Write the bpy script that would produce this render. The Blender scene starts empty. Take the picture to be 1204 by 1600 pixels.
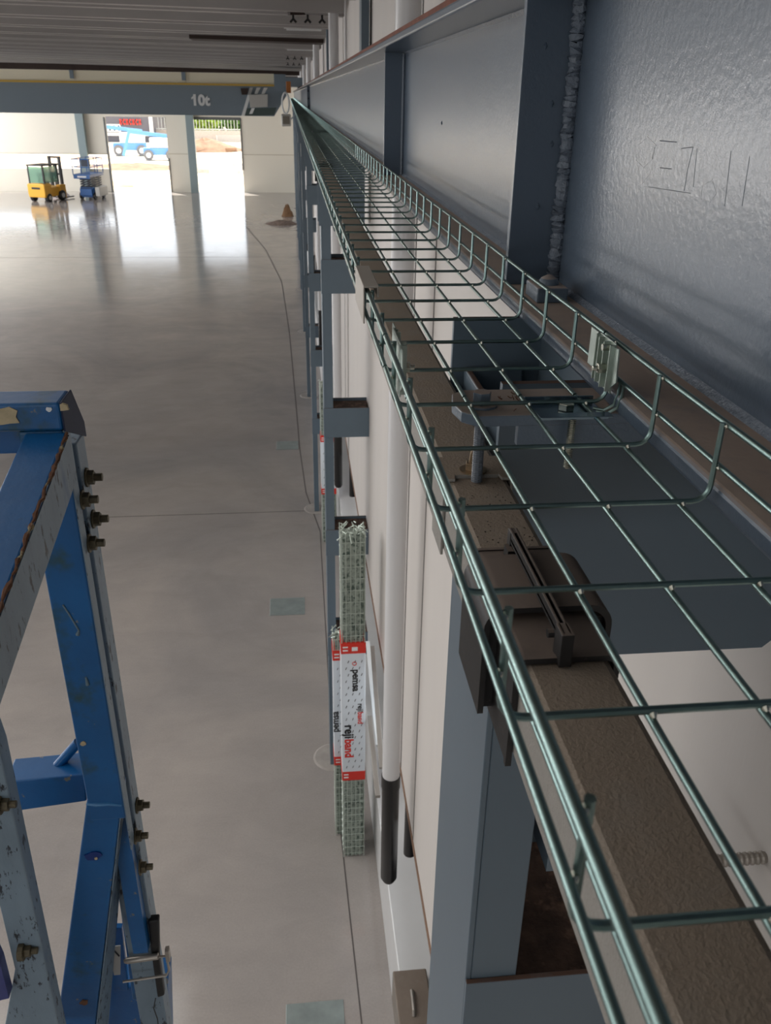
import bpy, bmesh, math, random
from mathutils import Vector, Matrix
random.seed(7)
R = math.radians
S = bpy.context.scene
COL = S.collection
ZC = 6.0            # height of the camera above the hall floor; z values below are given from the camera's height

# ------------------------------------------------------------------ camera
F_PX = 1327.2; PITCH = R(26.113); YAW = R(6.263); ROLL = R(0.931)
cp, sp, cy_, sy_ = math.cos(PITCH), math.sin(PITCH), math.cos(YAW), math.sin(YAW)
FWD = Vector((sy_*cp, cy_*cp, -sp)); RT = Vector((cy_, -sy_, 0)); UP = RT.cross(FWD)
R2 = RT*math.cos(ROLL) + UP*math.sin(ROLL); U2 = -RT*math.sin(ROLL) + UP*math.cos(ROLL)
cd = bpy.data.cameras.new('camera'); cam = bpy.data.objects.new('camera', cd); COL.objects.link(cam)
M = Matrix((R2, U2, -FWD)).transposed().to_4x4(); M.translation = Vector((0, 0, ZC)); cam.matrix_world = M
cd.sensor_fit = 'VERTICAL'; cd.sensor_height = 24.0; cd.lens = F_PX/1600*24.0
cd.clip_start = 0.01; cd.clip_end = 500
cd.dof.use_dof = True; cd.dof.focus_distance = 0.95; cd.dof.aperture_fstop = cd.lens/1.3
S.camera = cam

def ray(u, v): return R2*((u-602)/F_PX) - U2*((v-800)/F_PX) + FWD
def at(u, v, Y): d = ray(u, v); return d*(Y/d.y)        # point of the photo at distance Y down the hall
def atx(u, v, X): d = ray(u, v); return d*(X/d.x)
def atz(u, v, Z): d = ray(u, v); return d*(Z/d.z)

# ------------------------------------------------------------------ world, lights, exposure
S.view_settings.view_transform = 'Standard'; S.view_settings.look = 'None'
S.view_settings.gamma = 1.0; S.view_settings.exposure = -0.1; S.view_settings.use_curve_mapping = False
W = bpy.data.worlds.new('sky'); S.world = W; W.use_nodes = True
wn = W.node_tree.nodes; bgn = wn['Background']; bgn.inputs[0].default_value = (0.90, 0.95, 1.0, 1); bgn.inputs[1].default_value = 2.6
def lamp(name, kind, loc, energy, color=(1, 1, 1), rot=None, size=None, direction=None):
    ld = bpy.data.lights.new(name, kind); o = bpy.data.objects.new(name, ld); COL.objects.link(o)
    ld.energy = energy; ld.color = color; o.location = (loc[0], loc[1], loc[2]+ZC)
    if direction is not None: o.rotation_euler = Vector(direction).to_track_quat('-Z', 'Y').to_euler()
    if size: ld.shape = 'RECTANGLE'; ld.size, ld.size_y = size
    return o
sun = lamp('sun', 'SUN', (0, 90, 30), 15.0, (1.0, 0.95, 0.86), direction=(0.25, -0.42, -0.87)); sun.data.angle = R(0.6)
# daylight coming in through the long window band of the left wall and the gates
lamp('window_daylight', 'AREA', (-23.6, 39, -1.6), 5000, (0.98, 0.985, 1.0), size=(42, 3.2), direction=(1, 0, -0.18))
lamp('rear_fill', 'AREA', (-7.5, -11.8, -1.2), 105, (0.98, 0.99, 1.0), size=(9, 2), direction=(0.3, 1, 0))  # fill lamp added behind the camera to brighten faces turned towards it
# fill lamps added under the closed roof to brighten upward faces
lamp('overhead_fill_3', 'AREA', (-1.9, -.8, .70), 42, (1.0, 0.98, 0.95), size=(2.4, 9), direction=(0, 0, -1))
lamp('overhead_fill_1', 'AREA', (-5.0, 4.5, .62), 380, (1.0, 0.98, 0.95), size=(6, 9), direction=(0, 0, -1))
lamp('overhead_fill_2', 'AREA', (-14.0, 4.5, .72), 380, (1.0, 0.98, 0.95), size=(6, 9), direction=(0, 0, -1))

# ------------------------------------------------------------------ materials
def s2l(c): return tuple(((x/255)/12.92 if x/255 <= .04045 else ((x/255+.055)/1.055)**2.4) for x in c)
MATS = {}
def mat(name, rgb, rough=0.5, metal=0.0, noise=0.0, nscale=8.0, bump=0.0, bscale=60.0, dust=None, dust_k=0.8,
        stretch=None, spots=None, emit=None, rnoise=0.0, coat=0.0):
    m = bpy.data.materials.new(name); m.use_nodes = True; MATS[name] = m
    nt = m.node_tree; n = nt.nodes; L = nt.links; b = n['Principled BSDF']
    c = s2l(rgb); b.inputs['Base Color'].default_value = (*c, 1); b.inputs['Roughness'].default_value = rough
    b.inputs['Metallic'].default_value = metal; b.inputs['Coat Weight'].default_value = coat
    tc = n.new('ShaderNodeNewGeometry'); mp = n.new('ShaderNodeMapping'); L.new(tc.outputs['Position'], mp.inputs[0])
    if stretch: mp.inputs['Scale'].default_value = stretch
    col = None
    def noise_n(scale, detail=5, rg=0.6, use=mp):
        t = n.new('ShaderNodeTexNoise'); t.inputs['Scale'].default_value = scale; t.inputs['Detail'].default_value = detail
        t.inputs['Roughness'].default_value = rg; L.new(use.outputs[0], t.inputs['Vector']); return t
    if noise > 0:
        t = noise_n(nscale); rp = n.new('ShaderNodeMapRange'); L.new(t.outputs[0], rp.inputs[0])
        rp.inputs[1].default_value = .3; rp.inputs[2].default_value = .7; rp.inputs[3].default_value = 1-noise; rp.inputs[4].default_value = 1+noise
        mx = n.new('ShaderNodeVectorMath'); mx.operation = 'SCALE'; mx.inputs[0].default_value = c; L.new(rp.outputs[0], mx.inputs['Scale']); col = mx.outputs[0]
    def mixcol(fac, rgb2):
        nonlocal col
        mm = n.new('ShaderNodeMix'); mm.data_type = 'RGBA'
        if col is None: mm.inputs[6].default_value = (*c, 1)
        else: L.new(col, mm.inputs[6])
        mm.inputs[7].default_value = (*s2l(rgb2), 1); L.new(fac, mm.inputs[0]); col = mm.outputs[2]
    if spots:
        for (rgb2, sc, lo, hi) in spots:
            t = noise_n(sc, 4, .65); rp = n.new('ShaderNodeMapRange'); L.new(t.outputs[0], rp.inputs[0]); rp.inputs[1].default_value = lo; rp.inputs[2].default_value = hi
            mixcol(rp.outputs[0], rgb2)
    if dust:
        sx = n.new('ShaderNodeSeparateXYZ'); L.new(tc.outputs['True Normal'], sx.inputs[0])
        rp = n.new('ShaderNodeMapRange'); L.new(sx.outputs[2], rp.inputs[0]); rp.inputs[1].default_value = .5; rp.inputs[2].default_value = .95; rp.inputs[4].default_value = dust_k
        t = noise_n(25, 4); m2 = n.new('ShaderNodeMapRange'); L.new(t.outputs[0], m2.inputs[0]); m2.inputs[1].default_value = .25; m2.inputs[2].default_value = .5; m2.inputs[3].default_value = .7
        mu = n.new('ShaderNodeMath'); mu.operation = 'MULTIPLY'; L.new(rp.outputs[0], mu.inputs[0]); L.new(m2.outputs[0], mu.inputs[1])
        mixcol(mu.outputs[0], dust)
        rr = n.new('ShaderNodeMapRange'); L.new(mu.outputs[0], rr.inputs[0]); rr.inputs[3].default_value = rough; rr.inputs[4].default_value = .9; L.new(rr.outputs[0], b.inputs['Roughness'])
    if rnoise:
        t = noise_n(1.3, 6, .65); rr = n.new('ShaderNodeMapRange'); L.new(t.outputs[0], rr.inputs[0]); rr.inputs[1].default_value = .3; rr.inputs[2].default_value = .7
        rr.inputs[3].default_value = max(.02, rough-rnoise); rr.inputs[4].default_value = rough+rnoise; L.new(rr.outputs[0], b.inputs['Roughness'])
    if bump:
        t = noise_n(bscale, 4); bp = n.new('ShaderNodeBump'); bp.inputs['Strength'].default_value = bump; bp.inputs['Distance'].default_value = .004
        L.new(t.outputs[0], bp.inputs['Height']); L.new(bp.outputs[0], b.inputs['Normal'])
    if col is not None: L.new(col, b.inputs['Base Color'])
    if emit: b.inputs['Emission Color'].default_value = (*s2l(rgb), 1); b.inputs['Emission Strength'].default_value = emit
    return m
DUST = (176, 156, 141)
paint = mat('blue_grey_paint', (92, 106, 120), .34, noise=.05, nscale=9, bump=.22, bscale=130, dust=DUST)
beam_paint = mat('glossy_beam_paint', (82, 95, 110), .28, noise=.05, nscale=5, bump=.11, bscale=140, dust=DUST, dust_k=.95)
weldm = mat('painted_weld', (112, 122, 135), .25, bump=.8, bscale=160)
col_paint = mat('column_paint', (94, 109, 121), .42, noise=.03, nscale=6, dust=(92, 66, 52), dust_k=.95)
batten_dirt = mat('rusty_dirt', (66, 50, 42), .95, noise=.5, nscale=30, bump=1.0, bscale=60, spots=[((105, 82, 70), 14, .5, .6)])
rust = mat('rust', (112, 62, 45), .85, noise=.3, nscale=20)
galv = mat('zinc_wire', (128, 150, 147), .33, metal=.95, noise=.12, nscale=60)
galv_dark = mat('zinc_sheet', (170, 180, 172), .36, metal=.85, noise=.15, nscale=40)
nickel = mat('bright_bolt', (205, 205, 192), .25, metal=1.0)
bare = mat('bare_metal', (165, 158, 150), .4, metal=.6)
brass = mat('yellowed_zinc_nut', (150, 130, 105), .42, metal=.8, noise=.2, nscale=200)
trunkm = mat('dusty_grey_plastic', (150, 146, 140), .62, noise=.06, nscale=20, dust=(150, 134, 118), dust_k=.95, bump=.35, bscale=420)
blackp = mat('dusty_black_plastic', (30, 28, 28), .55, dust=(122, 108, 99), dust_k=.95, noise=.08, nscale=40, spots=[((70, 58, 54), 120, .62, .7)])
capm = mat('beige_plastic', (176, 168, 158), .5)
white = mat('white_panel', (206, 200, 195), .55, noise=.025, nscale=1.5, stretch=(1, 2.5, .25), bump=.05, bscale=90)
white2 = mat('white_plinth', (215, 215, 215), .35, noise=.03, nscale=3)
cream = mat('cream_panel', (224, 219, 206), .5)
groove = mat('panel_joint', (120, 116, 114), .7)
brown = mat('brown_edge', (128, 100, 82), .8, noise=.2, nscale=5)
ceilm = mat('roof_sheet', (165, 162, 160), .5, metal=.1, noise=.08, nscale=.8)
browns = mat('brown_steel', (58, 44, 38), .7, noise=.25, nscale=2)
dark = mat('black_rubber', (26, 25, 26), .55)
blackpipe = mat('black_pipe', (30, 29, 30), .3)
whitepipe = mat('white_pipe', (214, 213, 214), .28)
girderm = mat('girder_paint', (122, 135, 145), .5, noise=.03, nscale=.6)
whitepaint = mat('white_paint', (228, 230, 230), .5)
yellowp = mat('yellow_paint', (196, 160, 70), .5)
lightgrey = mat('grey_box', (190, 188, 182), .5)
concrete_pad = mat('grout', (165, 158, 152), .9, noise=.15, nscale=6)
plate = mat('galvanised_plate', (150, 160, 158), .35, metal=.4, noise=.15, nscale=6)
joint_m = mat('joint_filler', (84, 78, 76), .8)
liftblue = mat('lift_blue', (14, 88, 146), .33, noise=.12, nscale=12, bump=.12, bscale=60,
               spots=[((128, 122, 104), 30, .645, .69), ((40, 74, 84), 13, .57, .72)], coat=.0)
liftgrey = mat('worn_grey_side', (118, 136, 150), .5, noise=.15, nscale=16, stretch=(1, 1, .35), bump=.2, bscale=80,
               spots=[((40, 46, 54), 90, .585, .64), ((20, 70, 120), 14, .62, .75)])
scrape = mat('scraped_rust_edge', (104, 70, 50), .85, noise=.5, nscale=60, spots=[((150, 140, 110), 40, .58, .64)])
chip = mat('chipped_primer', (188, 172, 140), .8, noise=.15, nscale=60)
deepblue = mat('touch_up_blue', (8, 46, 116), .3)
boltm = mat('old_bolt', (92, 84, 66), .6, metal=.4, noise=.4, nscale=90)
wrapw = mat('white_wrap', (218, 224, 230), .4)
redm = mat('red_print', (214, 50, 36), .5)
inkm = mat('black_print', (26, 26, 28), .6)
packm = mat('wire_pack', (158, 168, 158), .5, metal=.3, noise=.3, nscale=25, spots=[((80, 96, 88), 40, .5, .6)])
packw = mat('pack_wire', (190, 200, 190), .35, metal=.5)
fork_y = mat('forklift_yellow', (222, 166, 50), .45)
fork_d = mat('forklift_dark', (42, 40, 40), .6)
glass = mat('cab_glass', (150, 190, 170), .1); glass.node_tree.nodes['Principled BSDF'].inputs['Transmission Weight'].default_value = .6
sciss = mat('scissor_blue', (28, 86, 150), .45)
sciss_d = mat('scissor_dark', (24, 34, 52), .6)
sky_b = mat('boom_blue', (96, 150, 205), .5)
sand = mat('sand', (226, 208, 182), .95, noise=.12, nscale=.5, spots=[((190, 150, 110), .12, .52, .62)])
soil = mat('soil', (128, 100, 80), .95, noise=.3, nscale=1.2, bump=.5, bscale=5)
anthr = mat('anthracite_cladding', (84, 84, 94), .6)
leaf = mat('leaves', (118, 142, 44), .8, noise=.5, nscale=1.6)
leaf2 = mat('dark_leaves', (70, 104, 40), .8, noise=.5, nscale=1.6)
bark = mat('bark', (90, 74, 60), .9)
fencem = mat('fence_metal', (190, 195, 195), .5)
# polished concrete floor
fl = mat('polished_concrete', (164, 157, 152), .2)
nt = fl.node_tree; n = nt.nodes; L = nt.links; b = n['Principled BSDF']
tc = n.new('ShaderNodeNewGeometry')
def fnoise(scale, detail, rg, dist=0.0, st=(1, 1, 1)):
    mp = n.new('ShaderNodeMapping'); mp.inputs['Scale'].default_value = st; L.new(tc.outputs['Position'], mp.inputs[0])
    t = n.new('ShaderNodeTexNoise'); t.inputs['Scale'].default_value = scale; t.inputs['Detail'].default_value = detail; t.inputs['Roughness'].default_value = rg
    t.inputs['Distortion'].default_value = dist; L.new(mp.outputs[0], t.inputs['Vector']); return t
t1 = fnoise(.32, 6, .62, 1.0); t2 = fnoise(2.2, 8, .7, .6, (.6, 1.3, 1)); t3 = fnoise(60, 2, .5)
cr = n.new('ShaderNodeValToRGB'); cr.color_ramp.elements[0].position = .3; cr.color_ramp.elements[1].position = .7
cr.color_ramp.elements[0].color = (*s2l((147, 142, 140)), 1); cr.color_ramp.elements[1].color = (*s2l((169, 161, 155)), 1)
L.new(t1.outputs[0], cr.inputs[0])
mr = n.new('ShaderNodeMapRange'); L.new(t2.outputs[0], mr.inputs[0]); mr.inputs[1].default_value = .3; mr.inputs[2].default_value = .7; mr.inputs[3].default_value = .93; mr.inputs[4].default_value = 1.06
sc = n.new('ShaderNodeVectorMath'); sc.operation = 'SCALE'; L.new(cr.outputs[0], sc.inputs[0]); L.new(mr.outputs[0], sc.inputs['Scale'])
m3 = n.new('ShaderNodeMapRange'); L.new(t3.outputs[0], m3.inputs[0]); m3.inputs[1].default_value = .3; m3.inputs[2].default_value = .7; m3.inputs[3].default_value = .96; m3.inputs[4].default_value = 1.04
sc2 = n.new('ShaderNodeVectorMath'); sc2.operation = 'SCALE'; L.new(sc.outputs[0], sc2.inputs[0]); L.new(m3.outputs[0], sc2.inputs['Scale'])
L.new(sc2.outputs[0], b.inputs['Base Color'])
rr = n.new('ShaderNodeMapRange'); L.new(t2.outputs[0], rr.inputs[0]); rr.inputs[1].default_value = .3; rr.inputs[2].default_value = .7; rr.inputs[3].default_value = .07; rr.inputs[4].default_value = .17
L.new(rr.outputs[0], b.inputs['Roughness']); b.inputs['Specular IOR Level'].default_value = .6

# ------------------------------------------------------------------ helpers
ORG = {}
class MB:
    def __init__(s): s.v = []; s.f = []
    def add(s, vs, fs):
        k = len(s.v); s.v += [Vector(p) for p in vs]; s.f += [tuple(i+k for i in q) for q in fs]; return s
    def box(s, x0, x1, y0, y1, z0, z1):
        return s.add([(x0,y0,z0),(x1,y0,z0),(x1,y1,z0),(x0,y1,z0),(x0,y0,z1),(x1,y0,z1),(x1,y1,z1),(x0,y1,z1)],
                     [(0,3,2,1),(4,5,6,7),(0,1,5,4),(1,2,6,5),(2,3,7,6),(3,0,4,7)])
    def obox(s, c, ax, ay, az):          # box from a corner and three edge vectors
        c = Vector(c); ax, ay, az = Vector(ax), Vector(ay), Vector(az)
        if ax.cross(ay).dot(az) < 0: ax, ay = ay, ax
        vs = [c, c+ax, c+ax+ay, c+ay]; vs += [p+az for p in vs]
        return s.add(vs, [(0,3,2,1),(4,5,6,7),(0,1,5,4),(1,2,6,5),(2,3,7,6),(3,0,4,7)])
    def bar(s, a, b, w, h, up=(0,0,1)):  # rectangular bar along a-b
        a, b = Vector(a), Vector(b); d = (b-a).normalized(); u = Vector(up); x = d.cross(u).normalized(); u = x.cross(d).normalized()
        return s.obox(a - x*w/2 - u*h/2, x*w, u*h, b-a)
    def tube(s, pts, r, n=8, cap=True):
        pts = [Vector(p) for p in pts]; k0 = len(s.v); prev = None
        for i, p in enumerate(pts):
            d = (pts[min(i+1, len(pts)-1)] - pts[max(i-1, 0)]).normalized()
            if prev is None:
                ref = Vector((0, 0, 1)) if abs(d.z) < .9 else Vector((1, 0, 0)); x = d.cross(ref).normalized()
            else: x = (prev - d*prev.dot(d)).normalized()
            prev = x; y = d.cross(x); rad = r[i] if isinstance(r, (list, tuple)) else r
            for j in range(n):
                a = 2*math.pi*j/n; s.v.append(p + (x*math.cos(a) + y*math.sin(a))*rad)
        for i in range(len(pts)-1):
            for j in range(n):
                a = k0+i*n+j; b_ = k0+i*n+(j+1) % n; s.f.append((a, b_, b_+n, a+n))
        if cap: s.f.append(tuple(k0+j for j in reversed(range(n)))); e = k0+(len(pts)-1)*n; s.f.append(tuple(e+j for j in range(n)))
        return s
    def prism(s, poly, off):             # polygon (3D points) extruded by a vector
        poly = [Vector(p) for p in poly]; off = Vector(off); n = len(poly)
        nv = Vector((0,0,0))
        for i in range(n): nv += poly[i].cross(poly[(i+1) % n])
        if nv.dot(off) > 0: poly = poly[::-1]
        return s.add(poly + [p+off for p in poly], [tuple(range(n)), tuple(range(2*n-1, n-1, -1))] +
                     [(i, i+n, (i+1) % n + n, (i+1) % n) for i in range(n)])
    def hexa(s, c, r, h, axis=(0,0,1), n=6, rot=0.0):
        c = Vector(c); a = Vector(axis).normalized(); ref = Vector((1,0,0)) if abs(a.x) < .9 else Vector((0,1,0))
        x = (ref - a*ref.dot(a)).normalized(); y = a.cross(x)
        return s.prism([c + (x*math.cos(rot+2*math.pi*j/n) + y*math.sin(rot+2*math.pi*j/n))*r for j in range(n)], a*h)
    def build(s, name, m, parent=None, label=None, bevel=0, smooth=False, base=None):
        if parent is not None: org = ORG[parent.name]
        elif base is not None: org = Vector(base)
        else:
            xs = [p.x for p in s.v]; ys = [p.y for p in s.v]; org = Vector(((min(xs)+max(xs))/2, (min(ys)+max(ys))/2, min(p.z for p in s.v)))
        me = bpy.data.meshes.new(name); me.from_pydata([p-org for p in s.v], [], s.f); me.validate(); me.update()
        me.materials.append(m)
        if smooth:
            for p in me.polygons: p.use_smooth = True
            try: me.set_sharp_from_angle(angle=R(38))
            except Exception: pass
        o = bpy.data.objects.new(name, me); COL.objects.link(o)
        if parent is not None: o.parent = parent
        else: o.location = org + Vector((0, 0, ZC))
        ORG[o.name] = org
        if bevel:
            bv = o.modifiers.new('bevel', 'BEVEL'); bv.width = bevel; bv.segments = 3; bv.limit_method = 'ANGLE'; bv.angle_limit = R(40)
        if label: o['label'] = label
        return o
def thing(name, label, cat, loc, group=None):
    o = bpy.data.objects.new(name, None); COL.objects.link(o); o.empty_display_size = .1
    o.location = Vector(loc) + Vector((0, 0, ZC)); ORG[o.name] = Vector(loc)
    o['label'] = label; o['category'] = cat
    if group: o['group'] = group
    return o
def tag(o, label, cat, group=None):
    o['label'] = label; o['category'] = cat
    if group: o['group'] = group
    return o
def struct(o): o['kind'] = 'structure'; return o
def dup(root, delta, label=None, group=None):
    def cp_(o, par):
        c = o.copy(); COL.objects.link(c); ORG[c.name] = ORG[o.name]
        if par is not None: c.parent = par
        for ch in o.children: cp_(ch, c)
        return c
    r = cp_(root, None); r.location = root.location + Vector(delta)
    if label: r['label'] = label
    if group: r['group'] = group
    return r
def text_mesh(s, body, org, xdir, ydir, size, depth=.001, bold=0.0, mat_=None, name='lettering', parent=None):
    cu = bpy.data.curves.new('t', 'FONT'); cu.body = body; cu.size = size; cu.extrude = depth; cu.offset = bold; cu.resolution_u = 3
    cu.align_x = 'LEFT'; o = bpy.data.objects.new('t', cu); COL.objects.link(o)
    dg = bpy.context.evaluated_depsgraph_get(); me = o.evaluated_get(dg).to_mesh()
    xd, yd = Vector(xdir).normalized(), Vector(ydir).normalized(); zd = xd.cross(yd); og = Vector(org)
    mb = MB(); mb.add([og + xd*v.co.x + yd*v.co.y + zd*v.co.z for v in me.vertices], [tuple(p.vertices) for p in me.polygons])
    o.evaluated_get(dg).to_mesh_clear(); bpy.data.objects.remove(o); bpy.data.curves.remove(cu)
    return mb.build(name, mat_, parent)

# ================================================================== SETTING
YF = 61.5; XL = -24.0; XW = 0.57; YB = -12.0
fm = MB().box(XL, 1.2, YB, YF+.3, -6.2, -6.0).build('floor', fl); struct(fm)
gr = MB().box(-90, 60, YF+.3, 190, -6.3, -6.02).build('ground', sand); struct(gr)
# saw-cut joints in the slab
jm = MB()
for Y in (12.3, 36.1): jm.box(XL, XW-.03, Y-.006, Y+.006, -6.001, -5.998)
struct(jm.build('trim_1', joint_m))
jm = MB(); pts = [(565,1600),(543,1400),(520,1185),(500,830),(478,770),(468,700),(463,640),(452,520),(440,440),(415,390),(385,355)]
gp = [atz(u, v, -5.999) for u, v in pts]
for a, b_ in zip(gp, gp[1:]):
    w = .004 + .00045*a.y; d = (b_-a).normalized(); x = Vector((d.y, -d.x, 0))*w
    jm.add([a-x, a+x, b_+x, b_-x], [(0, 1, 2, 3)])
struct(jm.build('trim_2', joint_m))
# roof: trapezoidal sheet, ribs across the hall, rising slightly to the left
zr = lambda x, y: .80 + .012*(-x) + .0018*max(0, y-10)*0
rb = MB(); Y = YB; prof = []
while Y < YF:
    for dy, dz in ((0, .0), (.20, .0), (.24, -.10), (.38, -.10), (.42, 0), (.62, 0), (.66, -.10), (.80, -.10), (.84, 0), (1.6, 0)): prof.append((Y+dy, dz))
    Y += 1.75
prof = [p for i, p in enumerate(prof) if i == 0 or p[0] > prof[i-1][0]]
vs = []; fs = []
for (y, dz) in prof: vs += [(XL, y, zr(XL, y)+dz), (1.2, y, zr(1.2, y)+dz)]
for i in range(len(prof)-1): fs.append((2*i, 2*i+1, 2*i+3, 2*i+2))
rb.add(vs, fs); rb.box(XL, 1.2, YB, YF, zr(XL, 0)+.1, zr(XL, 0)+.2)
struct(rb.build('ceiling', ceilm))
# right wall: hung white sandwich panels, recessed low wall, plinth
rw = MB().box(XW, XW+.1, YB, YF, -3.80, .9); struct(rw.build('wall_right', white))
rj = MB()
for i in range(9):
    y = -1.75 + 4.02 + 5.75*i - .5 + 0
    rj.box(XW-.0035, XW+.001, 4.02+5.75*i-.55, 4.02+5.75*i-.54, -3.79, .85)
    rj.box(XW-.004, XW+.001, 4.05+5.75*i, 4.066+5.75*i, -3.79, .85)
struct(rj.build('trim_3', groove))
pe = MB().box(XW-.006, XW+.106, YB, YF, -3.835, -3.80); struct(pe.build('trim_4', brown))
lw = MB()
for (a, b_) in [(YB, 4.9), (5.7, 10.6), (11.4, YF)]: lw.box(.80, .95, a, b_, -5.3, -3.8)
lw.box(.80, .95, YB, YF, -4.0, -3.8); lw.box(.80, .95, YB, YF, -5.3, -4.6)
struct(lw.build('wall_recess', white2))
pl = MB().box(.55, .95, YB, YF, -6.0, -5.3); struct(pl.build('baseboard_right', white2, bevel=.01))
# left wall with its long window band, rear wall
lf = MB(); lf.box(XL-.2, XL, YB, YF, -6, -3.3); lf.box(XL-.2, XL, YB, YF, .1, 1.3); lf.box(XL-.2, XL, YB, 9.0, -3.3, .1)
for i in range(11): lf.box(XL-.2, XL, YB+i*7, YB+i*7+.5, -3.3, .1)
struct(lf.build('wall_left', cream))
rr_ = MB(); rr_.box(XL, 1.2, YB-.2, YB, -6, -2.2); rr_.box(XL, 1.2, YB-.2, YB, -.2, 1.2); rr_.box(XL, -12, YB-.2, YB, -2.2, -.2); rr_.box(-3, 1.2, YB-.2, YB, -2.2, -.2)  # rear opening made only to carry the added fill lamp
struct(rr_.build('wall_back', cream))
# far wall with gates and strip window
fw = MB(); T = .25
def fbox(x0, x1, z0, z1): fw.box(x0, x1, YF, YF+T, z0, z1)
fbox(XL, -11.77, -3.68, 1.3); fbox(XL, -11.85, -6.0, -4.58); fbox(-11.77, 1.2, -1.46, 1.3)
fbox(-7.95, -6.2, -6.0, -1.46); fbox(-3.17, 1.2, -6.0, -1.46)
struct(fw.build('wall_far', cream))
ft = MB(); ft.box(-11.85, -11.74, YF-.05, YF+T, -6.0, -1.5); ft.box(-7.98, -7.90, YF-.04, YF+T, -6.0, -3.9); ft.box(-3.2, -3.12, YF-.04, YF+T, -4.6, -1.45)
ft.box(-6.2, -3.15, YF-.06, YF, -1.58, -1.42)
struct(ft.build('trim_5', mat('gate_frame_grey', (96, 98, 98), .6)))
fs_ = MB(); fs_.box(-3.2, XW, YF-.02, YF, -3.66, -3.62); fs_.box(-8, -6.7, YF-.02, YF, -3.66, -3.62); fs_.box(XL, -11.8, YF-.03, YF, -3.72, -3.66)
struct(fs_.build('trim_6', mat('seam', (186, 178, 160), .7)))

# ================================================================== CRANE RUNWAY BEAM
YE = 60.0
bm = thing('crane_runway_beam', 'long glossy blue-grey steel I-beam with stiffeners running the whole length beside the mesh tray', 'beam', (.347, -2, -.237))
MB().box(.345, .355, -2, YE, -.224, .117).build('web', beam_paint, bm)
MB().box(.266, .434, -2, YE, -.238, -.222).build('bottom_flange', beam_paint, bm, bevel=.004)
MB().box(.255, .445, -2, YE, .115, .131).build('top_flange', beam_paint, bm, bevel=.004)
MB().box(.305, .365, -2, YE, .131, .165).build('rail', rust, bm, label='rusty brown flat rail')
fil = MB()
for z in (-.222, .115):
    sgn = 1 if z < 0 else -1
    fil.prism([(.3455, -2, z-sgn*.001), (.339, -2, z-sgn*.001), (.3455, -2, z+sgn*.0065)], (0, YE+2, 0))
fil.build('fillet_weld', weldm, bm)
MB().box(.2775, .347, 1.118, 1.130, -.222, .115).build('stiffener', beam_paint, bm, bevel=.0012)
MB().box(.2855, .347, 2.815, 2.827, -.222, .115).build('stiffener', beam_paint, bm, bevel=.0012)
# weld bead of the near stiffener, rippled
wb = MB(); z = -.22; pts = []; rad = []
while z < .112:
    a = random.random(); pts.append((.3405+random.uniform(-.0012, .0012), 1.1135+random.uniform(-.001, .001), z)); rad.append(.0088+.0020*math.sin(z*900)+random.uniform(-.0014, .0014)); z += .0021
wb.tube(pts, rad, 9); wb.build('weld_bead', weldm, bm, smooth=True, label='rough rippled weld bead')
wb = MB(); wb.tube([(.341, 2.811, -.22), (.341, 2.811, .112)], .005, 6); wb.build('weld_bead', weldm, bm)
ep = MB().box(.30, .347, 15.3, 15.33, -.222, .115).build('end_plate', beam_paint, bm)
for z in (-.17, -.06, .05): MB().hexa((.318, 15.3, z), .014, .02, (0, -1, 0)).build('bolt', dark, bm)
# paint runs and mill marks standing proud of the web near the camera
mk = MB()
def stroke(pts, r=.0010):
    p3 = [atx(u, v, .3447) for u, v in pts]; mk.tube([Vector((.3457, p.y, p.z)) for p in p3], r, 5)
stroke([(1024,228),(1010,214),(996,226),(992,250),(1004,262),(1018,248),(1022,230),(1016,268),(1000,290)])
stroke([(1030,220),(1056,222)]); stroke([(1030,262),(1048,264)])
stroke([(1064,232),(1082,230),(1074,262),(1068,298)]); stroke([(1088,232),(1082,292)])
stroke([(1112,280),(1096,290),(1094,312),(1108,316),(1118,302),(1112,284)])
stroke([(1141,236),(1131,322)]); stroke([(1170,244),(1158,322)]); stroke([(1012,292),(1078,302)], .0009)
mk.build('raised_marks', beam_paint, bm, smooth=True)
dr = MB()
for (u, v) in ((690, 192), (852, 72), (862, 162), (840, 322), (862, 225)):
    X = .3447 if u < 800 else None
    p = atx(u, v, .3447) if X else at(u, v, 1.1175)
    dr.tube([p + Vector((0, 0, .004)), p, p - Vector((0, 0, .004))], [.0004, .0028, .0006], 7)
dr.build('paint_drip', beam_paint, bm, smooth=True)
# clamp block with bolt on the bottom flange in front of the stiffener
cl = thing('flange_clamp', 'small blue-grey clamp block with dusty bolt head at the foot of the near stiffener', 'clamp', (.308, 1.03, -.222))
MB().box(.289, .327, 1.005, 1.06, -.222, -.204).build('block', paint, cl, bevel=.002)
MB().tube([(.309, 1.03, -.204), (.309, 1.03, -.201), (.309, 1.03, -.197), (.309, 1.03, -.193)], [.0125, .0125, .010, .003], 14).build('bolt_head', paint, cl, smooth=True)

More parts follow.
